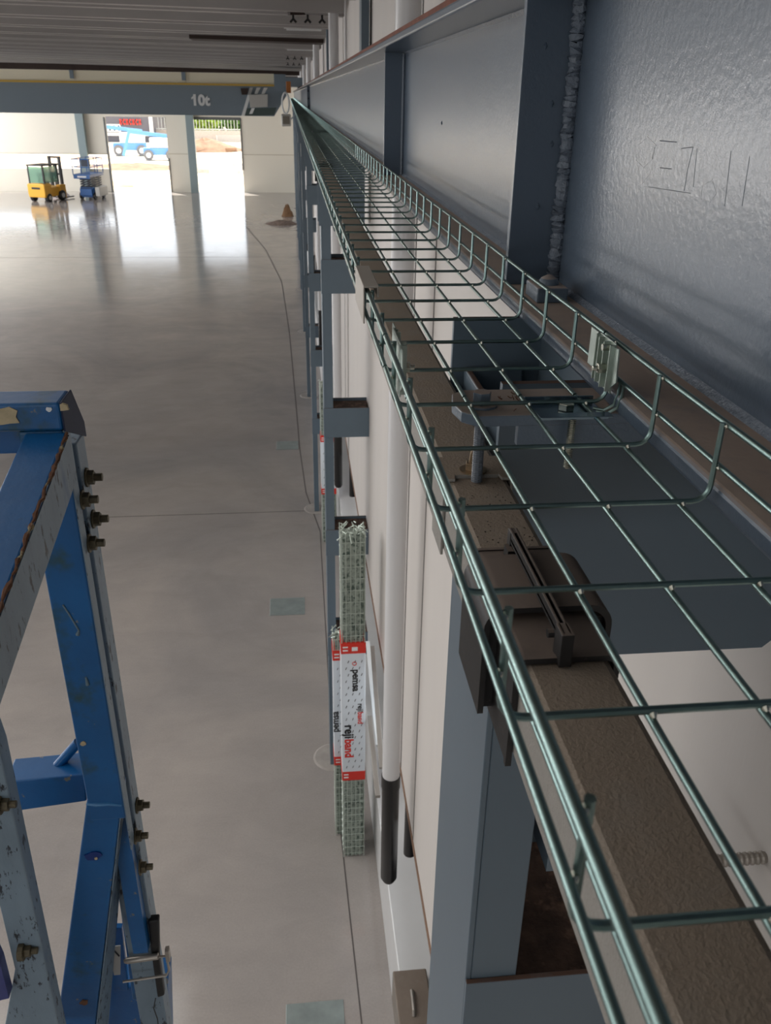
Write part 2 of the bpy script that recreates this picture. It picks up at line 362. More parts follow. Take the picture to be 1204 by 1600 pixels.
# ================================================================== COLUMNS
def column(y0, label, near=False):
    c = thing('steel_column', label, 'column', (.24, y0+.125, -6.0), 'blue steel columns under the crane beam')
    ch = MB(); zt = -.30
    ch.box(.205, .213, y0, y0+.25, -5.99, zt); ch.box(.213, .277, y0, y0+.012, -5.99, zt); ch.box(.213, .277, y0+.238, y0+.25, -5.99, zt)
    ch.build('channel_post', col_paint, c, bevel=.002)
    for zt_, in ((-1.10,), (-2.26,), (-3.36,), (-4.42,)):
        MB().box(.205 if near else .200, XW-.003, y0-.008, y0, zt_-.25, zt_).build('batten_plate', col_paint, c, bevel=.0015)
        MB().box(.28, XW-.003, y0+.25, y0+.258, zt_-.25, zt_).build('batten_plate', col_paint, c)
        MB().box(.28, XW-.003, y0, y0+.25, zt_-.035, zt_-.025).build('batten_floor', batten_dirt, c, label='dirty rust-brown inside of the batten box')
    zb = -.555 if near else -.86
    MB().prism([(.19, y0-.009, -.24), (.46, y0-.009, -.24), (.525, y0-.009, -.30), (.525, y0-.009, zb+.012), (.513, y0-.009, zb), (.19, y0-.009, zb)], (0, .009, 0)).build('head_plate', col_paint, c)
    MB().prism([(.19, y0+.25, -.24), (.46, y0+.25, -.24), (.525, y0+.25, -.30), (.525, y0+.25, zb), (.19, y0+.25, zb)], (0, .009, 0)).build('head_plate', col_paint, c)
    MB().box(.30, .31, y0, y0+.25, -.9, -.245).build('inner_web', col_paint, c)
    MB().box(.50, .553, y0+.02, y0+.2, .2, .82).build('upper_post', col_paint, c)
    MB().tube([(.235, y0+.12, -6.0), (.235, y0+.12, -5.989)], [.20, .18], 20).build('grout_pad', concrete_pad, c)
    return c
NEARL = ['blue-grey steel column nearest the camera, under the dusty black coupler', 'second blue-grey steel column, with the wrapped bundles leaning beside it',
         'third blue-grey steel column from the camera, behind the one with the bundles', 'fourth blue-grey steel column from the camera along the wall']
c0 = column(.757, NEARL[0], True); c1 = column(6.5, NEARL[1])
for k in range(2, 10):
    d = dup(c1, (0, 5.75*(k-1), 0), NEARL[k] if k < 4 else 'blue-grey steel column far down the hall in the overlapping row')
# tray bracket on the near column
def bracket(dy, label):
    bk = thing('tray_bracket', label, 'bracket', (.2, .70+dy, -.25), 'brackets under the tray')
    MB().prism([(.150, .664+dy, -.2505), (.138, .676+dy, -.2505), (.134, .70+dy, -.2505), (.138, .724+dy, -.2505), (.150, .735+dy, -.2505), (.36, .735+dy, -.2505), (.36, .664+dy, -.2505)], (0, 0, .010)).build('plate', paint, bk, bevel=.0012)
    MB().box(.185, .36, .664+dy, .672+dy, -.268, -.2500).build('lip', paint, bk)
    w = MB(); w.tube([(.158, .69+dy, -.2405), (.158, .69+dy, -.2385)], .0135, 18); w.build('washer', paint, bk)
    b_ = MB(); b_.hexa((.158, .69+dy, -.2385), .0084, .0110, rot=.2); b_.build('hex_bolt_head', paint, bk, bevel=.0008)
    st = MB(); z = -.2505; pts = []; rad = []
    while z > -.312: pts.append((.158, .69+dy, z)); rad.append(.0052 if int(round((-.25-z)/.0009)) % 2 else .0045); z -= .0009
    st.tube(pts, rad, 10); st.build('threaded_stud', paint, bk)
    return bk
bk = bracket(0, 'dusty blue-grey bracket plate with bolt and stud under the near tray joint')
dup(bk, (0, 5.743, 0), 'farther blue-grey tray bracket at the second column, mostly hidden by the mesh')
# loose swarf on the bracket
sw = MB()
for i in range(34):
    x = .180+random.gauss(.012, .010); y = .70+random.gauss(0, .013)
    if not (.166 < x < .20 and .668 < y < .733): continue
    p = Vector((x, y, -.2395)); d = Vector((random.uniform(-1, 1), random.uniform(-1, 1), random.uniform(.0, .6)))*.0022
    sw.tube([p, p+d, p+d*1.3+Vector((d.y, -d.x, .0008))], .0004, 4)
o = sw.build('drill_swarf', mat('swarf', (110, 70, 50), .5, metal=.5)); tag(o, 'small curls of brown drill swarf lying on the dusty bracket', 'swarf'); o['kind'] = 'stuff'

# ================================================================== MESH CABLE TRAY
XA, XB, ZB = .079, .262, -.233
def u_wire(y, r=.0019, n=8):
    pts = [(XA, y, -.1785), (XA, y, ZB+.011)]
    for k in range(1, 5):
        a = math.pi/2*k/4; pts.append((XA+.011*(1-math.cos(a)), y, ZB+.011*(1-math.sin(a))))
    q = [(XA+XB-p[0], p[1], p[2]) for p in reversed(pts)]
    q[-1] = (XB, y, -.1795)
    return MB().tube(pts+q, r, n)
LON = [(XA-.0042, -.1815, .0024), (XA-.0040, -.2085, .0020), (XB+.0042, -.1815, .0023), (XB+.0040, -.2095, .0020),
       (.095, ZB-.004, .0020), (.1455, ZB-.004, .0020), (.1955, ZB-.004, .0020), (.2450, ZB-.004, .0020)]
def tray(y0, y1, label, detailed):
    t = thing('mesh_cable_tray', label, 'cable tray', (.17, y0, ZB), 'wire mesh tray lengths along the beam')
    for (x, z, r) in LON:
        pts = [(x, y0+(y1-y0)*i/12, z+(.0006*math.sin(i*1.7+x*60) if 0 < i < 12 else 0)) for i in range(13)]
        MB().tube(pts, r, 10 if detailed else 5).build('lengthwise_wire', galv, t, smooth=True)
    y = math.ceil((y0-.074)/.1-1e-6)*.1+.074
    while y < y1-.004:
        u_wire(y, n=8 if detailed else 4).build('cross_wire', galv, t, smooth=True)
        y += .1
    return t
tray(-1.126, .700, 'nearest length of zinc wire mesh cable tray, filling the lower right', True)
tray(.704, 3.70, 'second length of zinc wire mesh cable tray, just past the bolted clamp strip', True)
t3_ = tray(3.704, 6.70, 'third length of wire mesh cable tray, where the mesh grows dense', None)
for k in range(1, 18): dup(t3_, (0, 3.0*k, 0), 'distant length of wire mesh cable tray, its mesh too fine to make out')
# weld spots: bright beads where the wires cross
wd = MB()
for i in range(14):
    y = .074+.1*i
    for (x, z, r) in LON[4:]: wd.tube([(x, y-.0035, ZB-.0018), (x, y-.0018, ZB-.0008), (x, y-.0005, ZB-.001)], [.0008, .0018, .0008], 7)
    for (x, z) in ((XA-.0018, -.1815), (XA-.0018, -.2085), (XB+.0018, -.1815), (XB+.0018, -.2095)):
        wd.tube([(x, y-.003, z-.0006), (x, y-.0015, z), (x, y, z+.0012)], [.0008, .0018, .0008], 7)
o = wd.build('weld_spots', nickel); tag(o, 'bright weld spots on the crossings of the near tray wires', 'weld'); o.parent = None
near_tray = [q for q in S.objects if q.name == 'mesh_cable_tray'][0]
o.parent = near_tray; o.location = o.location - near_tray.location
for kk in ('label', 'category'):
    if kk in o: del o[kk]
o['kind'] = 'stuff'
# splice couplers
def coupler(x, s, y0, y1, z0, z1, label):
    c = thing('tray_splice_coupler', label, 'coupler', (x, (y0+y1)/2, z0), 'bolted splices of the tray')
    m = MB()
    m.box(x-.0006, x+.0006, y0+.012, y1-.018, z0, z1)
    m.box(min(x, x+s*.005), max(x, x+s*.005), y0+.012, y0+.0135, z0+.002, z1-.001)
    m.box(min(x, x+s*.006), max(x, x+s*.006), y0+.024, y0+.0255, z0+.002, z1-.001)
    m.box(min(x, x+s*.005), max(x, x+s*.005), y1-.030, y1-.0285, z0+.002, z1-.001)
    m.box(min(x, x+s*.004), max(x, x+s*.004), y1-.020, y1-.0185, z0+.002, z1-.001)
    m.build('plate', galv_dark, c, bevel=.0003)
    MB().box(min(x+s*.001, x+s*.0022), max(x+s*.001, x+s*.0022), y1-.018, y1, z0+.010, z1).build('wing', galv_dark, c, bevel=.0003)
    MB().prism([(x, y0, z0+.013), (x, y0+.013, z0+.004), (x, y0+.013, z1-.003), (x, y0+.003, z1-.002)], (s*.0012, 0, 0)).build('wing', galv_dark, c)
    b_ = MB(); b_.hexa((x+s*.003, (y0+y1)/2-.012, (z0+z1)/2-.002), .0045, .007*1, (s, 0, 0)); b_.hexa((x, (y0+y1)/2-.012, (z0+z1)/2-.002), .0022, .014, (s, 0, 0), n=10)
    b_.build('bolt', nickel, c, bevel=.0005)
    b_ = MB(); b_.hexa((x+s*.001, (y0+y1)/2-.010, z1-.006), .003, .006, (s, 0, 0), n=8); b_.build('nut', nickel, c)
    return c
coupler(XB-.004, -1, .643, .712, -.220, -.178, 'zinc splice plate with bolts on the right side of the tray above the clamp strip')
coupler(XA+.004, 1, .650, .735, -.222, -.178, 'zinc splice plate on the left side of the tray at the near joint')
cap = MB(); cap.box(.0695, .0712, .875, .99, -.213, -.176); cap.box(.0695, .0855, .875, .99, -.1765, -.1742); cap.box(.0838, .0855, .875, .99, -.186, -.176)
o = cap.build('edge_cover', capm, bevel=.001); tag(o, 'pale beige clip-on cover capping the left rim of the tray', 'cover')
# clamp strip holding the tray to the bracket
cs = thing('tray_clamp_strip', 'shiny zinc clamp strip with hex bolt across the tray floor at the bracket', 'clamp', (.23, .665, -.240))
m = MB(); m.box(.196, .258, .652, .692, -.2405, -.2392); m.box(.196, .258, .650, .6515, -.2405, -.2355); m.box(.196, .258, .6405, .6515, -.2355, -.2345); m.box(.196, .258, .692, .6935, -.2405, -.234)
m.build('strip', mat('smooth_zinc', (120, 138, 150), .2, metal=.9), cs, bevel=.0004)
m = MB(); m.hexa((.2275, .672, -.2392), .0072, .0065, rot=.3); m.build('hex_bolt_head', nickel, cs, bevel=.0008)
m = MB(); pts = []; rad = []; z = -.2405
while z > -.285: pts.append((.2275, .652, z)); rad.append(.0036 if int(round(-z/.0008)) % 2 else .003); z -= .0008
m.tube(pts, rad, 8); m.build('screw_thread', nickel, cs)
hk = MB()
for dx in (0, .008): hk.tube([(.250, .668-dx, -.237), (.258, .664-dx, -.2375), (.2655, .662-dx, -.232), (.2675, .660-dx, -.222), (.2675, .659-dx, -.21)], .0015, 8)
hk.build('wire_hook', galv, cs, smooth=True)

# ================================================================== BUSBAR TRUNKING
TX0, TX1, TZ0, TZ1 = .131, .189, -.382, -.313
def trunk(y0, y1, label):
    m = MB(); r = .006
    prof_ = [(TX0, TZ0), (TX1, TZ0), (TX1, TZ1-r), (TX1-.002, TZ1-.002), (TX1-r, TZ1), (TX0+r, TZ1), (TX0+.002, TZ1-.002), (TX0, TZ1-r)]
    m.prism([(x, y0, z) for x, z in prof_], (0, y1-y0, 0)); o = m.build('busbar_trunking', trunkm, bevel=.0015)
    return tag(o, label, 'trunking', 'busbar trunking lengths below the tray')
trunk(-1.5, .425, 'nearest length of dusty tan busbar trunking, below the tray at lower right')
trunk(.50, 4.42, 'second length of dusty tan busbar trunking, past the black coupler')
trunk(4.56, 58, 'far run of dusty busbar trunking deep under the dense part of the mesh')
cp0 = thing('trunking_coupler', 'dusty black coupler with lever around the busbar trunking, beside the near column', 'coupler', (.16, .48, -.395))
# outer hood: rounded shell
def shell(x0, x1, y0, y1, z0, z1, r, t):
    def arc(xa, xb, zt, rr):
        pts = [(xa, z0)]
        for k in range(7): a = math.pi-math.pi/2*k/6; pts.append((xa+rr+rr*math.cos(a), zt-rr+rr*math.sin(a)))
        for k in range(7): a = math.pi/2-math.pi/2*k/6; pts.append((xb-rr+rr*math.cos(a), zt-rr+rr*math.sin(a)))
        pts.append((xb, z0)); return pts
    o_ = arc(x0, x1, z1, r); i_ = arc(x0+t, x1-t, z1-t, r-t*.6); n_ = len(o_); m = MB()
    vs = [(x, y0, z) for x, z in o_]+[(x, y0, z) for x, z in i_]+[(x, y1, z) for x, z in o_]+[(x, y1, z) for x, z in i_]
    fs = []
    for k in range(n_-1):
        fs += [(k, k+1, n_+k+1, n_+k), (2*n_+k, 3*n_+k, 3*n_+k+1, 2*n_+k+1), (k, 2*n_+k, 2*n_+k+1, k+1), (n_+k, n_+k+1, 3*n_+k+1, 3*n_+k)]
    fs += [(0, n_, 3*n_, 2*n_), (n_-1, 3*n_-1, 4*n_-1, 2*n_-1)]
    return m.add(vs, fs)
shell(.1165, .2035, .458, .530, -.384, -.299, .016, .004).build('outer_hood', blackp, cp0, smooth=True)
MB().box(.1203, .1277, .464, .528, -.383, -.312).build('cheek', blackp, cp0); MB().box(.1923, .1997, .464, .528, -.383, -.312).build('cheek', blackp, cp0)
shell(.1275, .1925, .418, .556, -.392, -.3085, .007, .003).build('inner_sleeve', blackp, cp0, smooth=True)
shell(.1265, .1935, .414, .4185, -.392, -.3075, .007, .004).build('rim', blackp, cp0, smooth=True)
shell(.1265, .1935, .553, .5565, -.392, -.3075, .007, .004).build('rim', blackp, cp0, smooth=True)
m = MB(); m.box(.1535, .1555, .412, .552, -.296, -.2885); m.box(.1575, .1595, .412, .552, -.296, -.2885); m.box(.1535, .1595, .412, .552, -.298, -.293)
m.box(.1525, .1605, .410, .424, -.312, -.2885); m.box(.153, .160, .544, .553, -.309, -.289)
m.build('lever', blackp, cp0, bevel=.0006)
MB().box(.150, .1545, .536, .548, -.309, -.300).build('latch_block', blackp, cp0); m = MB(); m.hexa((.150, .430, -.300), .003, .012, (1, 0, 0), n=10); m.build('hinge_pin', blackp, cp0)
dup(cp0, (0, 4.01, 0), 'second black trunking coupler farther along under the mesh')
hc = thing('trunking_hanger', 'dusty clip with nut and washer saddling the busbar trunking under the bracket stud', 'hanger', (.16, .71, -.387))
m = MB(); m.prism([(.1305, .69, -.3122), (.1385, .69, -.3122), (.140, .6995, -.3122), (.180, .6995, -.3122), (.1815, .69, -.3122), (.1895, .69, -.3122), (.1895, .742, -.3122), (.1305, .742, -.3122)], (0, 0, .0030))
m.box(.1280, .1306, .690, .742, -.387, -.3095); m.box(.1894, .1920, .690, .742, -.387, -.3095)
m.box(.140, .180, .6985, .7005, -.3155, -.3092)
m.build('saddle', trunkm, hc, bevel=.0006)
m = MB(); m.hexa((.158, .69+.018, -.3092), .0125, .0012, n=24); m.build('spring_washer', brass, hc)
m = MB(); m.hexa((.158, .708, -.308), .0075, .007, rot=.3); m.build('nut', brass, hc, bevel=.0006)
m = MB(); m.tube([(.158, .708, -.301), (.158, .703, -.29), (.158, .694, -.28)], .0043, 10); m.build('stud_end', brass, hc)
# dirt specks on the trunking top
sp_ = MB()
for i in range(60):
    x = random.uniform(.136, .184); y = random.choice([random.uniform(.56, .69), random.uniform(.57, .66)]); r = random.uniform(.0003, .0008)
    sp_.tube([(x, y, TZ1), (x, y, TZ1+r*.9)], [r, r*.4], 5)
o = sp_.build('dirt_crumbs', mat('dirt', (52, 42, 36), .9)); tag(o, 'dark crumbs of dirt scattered on the trunking between coupler and hanger', 'dirt'); o['kind'] = 'stuff'
# threaded rod end sticking out of the wall beside the trunking
m = MB(); x = .53; pts = []; rad = []
p0 = atx(1162, 1302, .545); p1 = atx(1112, 1308, .569)
for i in range(40):
    p = p0.lerp(p1, i/39); p = Vector((p.x, .72+i*.0001, p0.z)); pts.append(Vector((.530+.04*i/39, p0.y, p0.z))); rad.append(.0085 if i % 4 < 2 else .0072)
pts = [Vector((.50+.07*i/39, .72, -.86)) for i in range(40)]
m.tube(pts, rad, 14); o = m.build('threaded_rod', bare); tag(o, 'short threaded rod end sticking out of the wall at lower right', 'rod')

# ================================================================== PIPES ON THE WALL
def downpipe(y, label):
    t = thing('downpipe', label, 'pipe', (.45, y, -4.25), 'white downpipes along the wall')
    MB().tube([(.45, y, -3.45), (.45, y, .72)], .049, 20).build('white_pipe', whitepipe, t, smooth=True)
    MB().tube([(.45, y, -4.25), (.45, y, -4.22), (.45, y, -3.50), (.45, y, -3.50), (.45, y, -3.42)], [.035, .049, .050, .054, .054], 20).build('black_sleeve', blackpipe, t, smooth=True, label='black lower sleeve')
    return t
dp = downpipe(3.6, 'white downpipe with black lower sleeve nearest the camera, right of the wrapped bundle')
for k in range(1, 7):
    dup(dp, (0, 5.75*k, 0), 'white downpipe with black sleeve one bay beyond the wrapped bundle' if k == 1 else 'white downpipe rising beside the roof edge farther down the hall')
bp_ = MB().tube([(.655, 4.12, -4.62), (.655, 4.12, -3.7)], .042, 16)
o = bp_.build('black_duct', blackpipe, smooth=True); tag(o, 'black duct hanging below the panel edge right of the near downpipe', 'pipe', 'black ducts behind the panels')
dup(o, (0, 5.75, 0), 'black duct below the panel edge one bay farther, beside the next downpipe')
cdt = MB().tube([(.545, 9.0, -.1), (.545, 9.0, .78)], .012, 8); o = cdt.build('conduit', whitepipe); tag(o, 'thin pale conduit beside the white downpipes at the roof edge', 'conduit', 'thin conduits above the beam')
for k in (1, 2): dup(o, (0, 5.75*k, 0), 'thin pale conduit beside the white downpipes at the roof edge')
jb = thing('junction_box', 'dusty grey metal box with a handle low beside the nearest column', 'box', (.61, 3.5, -5.2))
MB().box(.50, .725, 3.30, 3.68, -5.48, -5.20).build('housing', mat('dusty_box', (128, 120, 112), .7, dust=(118, 104, 92), noise=.2, nscale=14), jb, bevel=.01)
MB().tube([(.60, 3.36, -5.2), (.602, 3.38, -5.175), (.606, 3.5, -5.175), (.608, 3.53, -5.2)], .012, 8).build('handle', bare, jb, smooth=True)

# ================================================================== WRAPPED BUNDLES
def ticks(m, x0, x1, z0, z1, y):
    z = z0; row = 0
    while z < z1:
        for k in range(3):
            x = x0+(x1-x0)*(k+.5+(.25 if row % 2 else -.1))/3
            m.prism([(x-.006, y, z-.010), (x-.002, y, z-.013), (x+.006, y, z+.010), (x+.002, y, z+.013)], (0, -.0012, 0))
        z += .062; row += 1
def bundle(x0, x1, y0, y1, z1, lab0, lab1, label, big):
    t = thing('wrapped_tray_bundle', label, 'bundle', ((x0+x1)/2, (y0+y1)/2, -6.0), 'shrink-wrapped bundles of tray')
    MB().box(x0+.012, x1-.012, y0+.012, y1, -5.99, z1-.05).build('core', packm, t)
    w = MB()
    for i in range(6): x = x0+(x1-x0)*i/5; w.tube([(x, y0+.004, -5.99), (x, y0+.004, z1)], .004, 5)
    for i in range(4): y = y0+(y1-y0)*i/3; w.tube([(x0, y, -5.99), (x0, y, z1)], .004, 5); w.tube([(x1, y, -5.99), (x1, y, z1)], .004, 5)
    z = -5.95
    while z < z1:
        w.tube([(x0, y1, z), (x0, y0, z), (x1, y0, z), (x1, y1, z)], .0035, 4); z += .075 if z < -5 else .1
    w.build('wire_mesh', packw, t)
    tp = MB()
    for i in range(60):
        p = Vector((random.uniform(x0, x1), random.uniform(y0, y1), z1+random.uniform(-.03, .02))); q = p+Vector((random.uniform(-.05, .05), random.uniform(-.05, .05), random.uniform(-.06, .0)))
        tp.tube([p, q], .004, 4)
    tp.build('wire_ends', packw, t)
    wr = MB().box(x0-.006, x1+.006, y0-.008, y1+.006, lab0, lab1).build('printed_wrap', wrapw, t, bevel=.006)
    for (za, zb2) in ((lab1-.09, lab1+.003), (lab0-.003, lab0+.09)): MB().box(x0-.0075, x1+.0075, y0-.0095, y1+.0075, za, zb2).build('red_band', redm, wr)
    mk_ = MB(); ticks(mk_, x0+.01, x1-.01, lab0+.14, lab1-.14, y0-.0085); mk_.build('tick_pattern', inkm, wr)
    for zz in (lab1-.06, lab1-.03, lab0+.03, lab0+.06): MB().box(x0+.006, x0+.045, y0-.0112, y0-.0095, zz-.006, zz+.006).build('white_bar_mark', whitepaint, wr)
    MB().box(x0+.075, x0+.12, y0-.0112, y0-.0095, lab1-.065, lab1-.03).build('white_square_mark', whitepaint, wr)
    return t, wr
b1, wr1 = bundle(.270, .445, 5.35, 5.53, -2.80, -5.10, -3.74, 'tall wrapped bundle of wire trays with red and white printing, standing beside the second column', True)
zl = (0, 0, -1); xl = (1, 0, 0)
text_mesh(None, 'pemsa', (.352, 5.3405, -3.98), zl, xl, .082, .0008, .0022, inkm, 'lettering_pemsa', wr1)
m = MB(); m.tube([(.365+.016*math.cos(a*.8), 5.3405, -3.925+.016*math.sin(a*.8)) for a in range(9)], .003, 5); m.build('ring_mark', redm, wr1)
text_mesh(None, 'reji', (.392, 5.3405, -4.31), zl, xl, .062, .0008, .001, inkm, 'lettering_reji', wr1)
text_mesh(None, 'band', (.392, 5.3405, -4.395), zl, xl, .062, .0008, .001, redm, 'lettering_band', wr1)
text_mesh(None, 'reji', (.288, 5.3405, -4.52), zl, xl, .105, .0008, .003, inkm, 'lettering_reji', wr1)
text_mesh(None, 'band', (.288, 5.3405, -4.665), zl, xl, .100, .0008, .003, redm, 'lettering_band', wr1)
b2, wr2 = bundle(.215, .40, 5.60, 5.76, -3.85, -5.16, -3.98, 'second wrapped bundle half hidden behind the printed one, next to the column', False)
text_mesh(None, 'pemsa', (.248, 5.5905, -4.80), (0, 0, 1), (-1, 0, 0), .085, .0008, .0022, inkm, 'lettering_pemsa', wr2)
b3, wr3 = bundle(.30, .50, 11.2, 11.4, -3.55, -5.2, -4.3, 'pale wire bundle seen through the gap beyond the second column', False)
# grey trunking lids leaning on the wall
for i, (ua, va, ub, vb, Xo) in enumerate([(579, 1003, 596, 1165, .0), (588, 1010, 603, 1200, .0), (577, 1120, 590, 1245, .0)]):
    a = at(ua, va, 6.3 - .45*i); b_ = at(ub, vb, 5.1-.3*i); b_.x = min(b_.x, .53); a.x = min(a.x, .55)
    o = MB().bar(a, b_, .035, .025).build('metal_profile', bare if i else whitepaint, bevel=.002)
    tag(o, ['white metal profile leaning against the wall behind the wrapped bundle', 'grey metal profile leaning between bundle and downpipe', 'short dull metal profile leaning low behind the bundle'][i], 'profile', 'profiles leaning on the wall')
# steel covers let into the floor
for (x0, x1, y0, y1, lb) in [(-.45, .0, 9.27, 9.68, 'square galvanised cover plate set in the floor, the middle one of three'),
                             (-.23, .19, 3.62, 4.05, 'square galvanised cover plate in the floor at the bottom edge of the photo'),
                             (-.438, -.026, 14.95, 15.37, 'square galvanised cover plate set in the floor, farthest of three')]:
    o = MB().box(x0, x1, y0, y1, -6.0, -5.994).build('floor_cover_plate', plate, bevel=.003); tag(o, lb, 'cover plate', 'cover plates in the floor')

# ================================================================== OVERHEAD CRANE
YC = 28.0
cr_ = thing('overhead_crane', 'grey overhead crane girder marked 10t spanning the hall', 'crane', (-8, YC, -.65))
def P(u, v, dy=0): return at(u, v, YC+dy)
a = P(0, 179); gx = P(380, 181).x
zt_, zb_ = P(300, 134).z, P(300, 180).z
MB().prism([(XL+.5, YC, zb_), (P(428, 181).x, YC, zb_), (P(447, 145).x, YC, -.05), (P(447, 120).x, YC, zt_+.05), (XL+.5, YC, zt_)], (0, .5, 0)).build('girder', girderm, cr_)
zy0, zy1, zy2 = P(300, 133).z, P(300, 126).z, P(300, 113).z; xr = P(428, 125).x
MB().box(XL+.5, xr, YC-.12, YC+.1, zy0, zy0+.05).build('yellow_rail', yellowp, cr_)
MB().box(XL+.5, xr, YC-.05, YC+.1, zy0+.05, zy2).build('walkway_panel', mat('cream_paint', (232, 224, 200), .5), cr_)
for u in (113, 287): MB().box(P(u-3, 118).x, P(u+3, 118).x, YC-.1, YC-.05, zy1, zy2).build('panel_post', girderm, cr_)
MB().box(xr, P(446, 120).x, YC-.2, YC+.6, zt_-.1, P(430, 116).z).build('end_carriage_frame', girderm, cr_)
MB().box(-.15, .42, YC-1.2, YC+1.4, .19, .42).build('end_carriage', girderm, cr_)
for dy in (-.9, 1.1):
    w = MB().tube([(.30, YC+dy, .27), (.37, YC+dy, .27)], .105, 18); w.build('travel_wheel', dark, cr_)
st = MB(); pl_ = [(376, 181, 392, 139), (394, 139, 0, 0)]
def quad(m, pts, dy, th=-.01): m.prism([P(u, v)+Vector((0, dy, 0)) for u, v in pts], (0, th, 0)); return m
quad(st, [(390, 137), (395, 137), (382, 181), (377, 181)], -.001); quad(st, [(401, 137), (407, 137), (402, 147), (397, 147)], -.001)
quad(st, [(412, 137), (418, 137), (413, 147), (408, 147)], -.001); quad(st, [(393, 169), (398, 169), (394, 178), (389, 178)], -.001)
st.build('white_stripe', whitepaint, cr_)
bx = MB(); q = [P(389, 148), P(418, 147), P(418, 167), P(391, 168)]; bx.prism([p+Vector((0, -.001, 0)) for p in q], (0, -.16, 0)); bx.build('control_box', lightgrey, cr_, bevel=.01)
dk = MB(); quad(dk, [(384, 169), (432, 168), (428, 180), (380, 181)], -.002, -.006); dk.build('dark_end_plate', mat('dark_grey_plate', (70, 84, 82), .6), cr_)  # thin dark grey plate on the lower end of the girder
dk = MB(); quad(dk, [(376, 138), (388, 138), (386, 148), (378, 148)], -.002, -.12); dk.build('limit_switch', browns, cr_)
text_mesh(None, '10t', P(299.5, 164)+Vector((0, -.012, 0)), (1, 0, 0), (0, 0, 1), .39, .004, .018, whitepaint, 'lettering_10t', cr_)

MB().prism([P(298.8, 152.5)+Vector((0, -.012, 0)), P(302, 149.5)+Vector((0, -.012, 0)), P(304, 150)+Vector((0, -.012, 0)), P(303, 153)+Vector((0, -.012, 0)), P(299, 155.3)+Vector((0, -.012, 0))], (0, -.004, 0)).build('lettering_flag', whitepaint, cr_)

# ================================================================== ROOF FITTINGS, RIGHT EDGE
def hanger(y, z, x0, x1, label):
    t = thing('cable_hanger_arm', label, 'hanger', ((x0+x1)/2, y, z), 'dark hanger arms under the roof edge')
    MB().bar((x0, y, z), (x1, y+.25, z+.03), .05, .06).build('arm', browns, t)
    for i in range(3):
        x = x0+.04+(x1-x0)*.30*i; h = MB()
        h.tube([(x, y+.02, z-.02), (x, y+.02, z-.06), (x-.03, y+.02, z-.09)], .012, 6); h.tube([(x, y+.02, z-.06), (x+.03, y+.02, z-.09)], .012, 6); h.build('hook', dark, t)
    return t
ha = hanger(9.6, .72, .03, .50, 'dark hanger arm with three hooks under the roof edge, nearest the camera')
hb = hanger(19.8, .725, -.03, .44, 'dark hanger arm farther along the roof edge, above the runway')
dup(hb, (0, 4.0, 0), 'farthest dark hanger arm under the roof edge')
for i, (y, x1) in enumerate(((12.0, .46), (17.4, .5))):
    t = thing('tube_light', ['unlit white tube light fitting under the roof edge, the nearer of two', 'unlit white tube light fitting under the roof edge, the farther of two'][i], 'light', (.2, y, .72), 'tube lights under the roof edge')
    MB().box(-.03, x1, y, y+.12, .725, .775).build('housing', whitepaint, t, bevel=.004)
    MB().tube([(0, y+.06, .715), (x1-.03, y+.06, .715)], .013, 8).build('tube', whitepaint, t)
o = MB().bar((-1.35, 14.0, .70), (.52, 14.0, .68), .5, .05).build('roof_beam', browns); tag(o, 'brown steel beam under the roof ending beside the wall', 'beam', 'brown beams under the roof')
for k, (y, zz) in enumerate(((33, .80), (44, .84), (52, .86))):
    o = MB().box(XL, .55, y, y+.25, zz-.22, zz).build('roof_beam', browns); tag(o, 'dark brown roof beam crossing the hall behind the crane, one of three close together', 'beam', 'brown beams under the roof')
# floodlight and loops hanging near the crane's end
t = thing('floodlight', 'grey square floodlight hanging left of the tray where it meets the crane', 'light', (-.08, 25, -.7))
p = at(447, 188, 25); m = MB(); m.box(p.x-.13, p.x+.13, 25, 25.16, p.z-.15, p.z+.15); m.build('housing', lightgrey, t, bevel=.04)
m = MB(); m.box(p.x-.09, p.x+.09, 24.985, 25.0, p.z-.09, p.z+.10); m.build('lens', mat('lamp_lens', (120, 112, 100), .3), t)
m = MB(); m.bar((p.x+.1, 25.08, p.z), (.27, 25.08, p.z+.25), .03, .03); m.build('arm', girderm, t)
lp = MB(); c_ = at(446, 161, 24); lp.tube([(c_.x+.09*math.cos(a*.35), 24, c_.z+.24*math.sin(a*.35)) for a in range(19)], .025, 6)
o = lp.build('cable_loop', whitepaint, smooth=True); tag(o, 'white loop of cable hanging at the far end of the tray', 'cable')
p = at(450, 137, 24); o = MB().box(p.x-.05, p.x+.07, 24, 24.2, p.z-.12, p.z+.14).build('current_collector', mat('copper_orange', (180, 110, 50), .5), bevel=.01); tag(o, 'small orange-brown collector box at the runway end of the crane', 'box')

# ================================================================== FAR END: COLUMNS, FORKLIFT, SCISSOR LIFT
for (u0, u1, lb) in ((118, 130, 'slim grey-blue column against the far wall behind the scissor lift'), (290, 302, 'slim grey-blue column between the two open gates')):
    x0, x1 = at(u0, 190, YF-.4).x, at(u1, 190, YF-.4).x
    o = MB().box(x0, x1, YF-.5, YF-.02, -6, .9).build('wall_column', mat('far_column', (130, 146, 150), .5)); tag(o, lb, 'column', 'columns on the far wall')
def local(org, yaw, k=1.0):
    c, s_ = math.cos(yaw)*k, math.sin(yaw)*k; o = Vector(org)
    return lambda x, y, z: o + Vector((c*x - s_*y, s_*x + c*y, z*k))
def lbox(m, T_, x0, x1, y0, y1, z0, z1):
    m.obox(T_(x0, y0, z0), T_(x1, y0, z0)-T_(x0, y0, z0), T_(x0, y1, z0)-T_(x0, y0, z0), T_(x0, y0, z1)-T_(x0, y0, z0)); return m
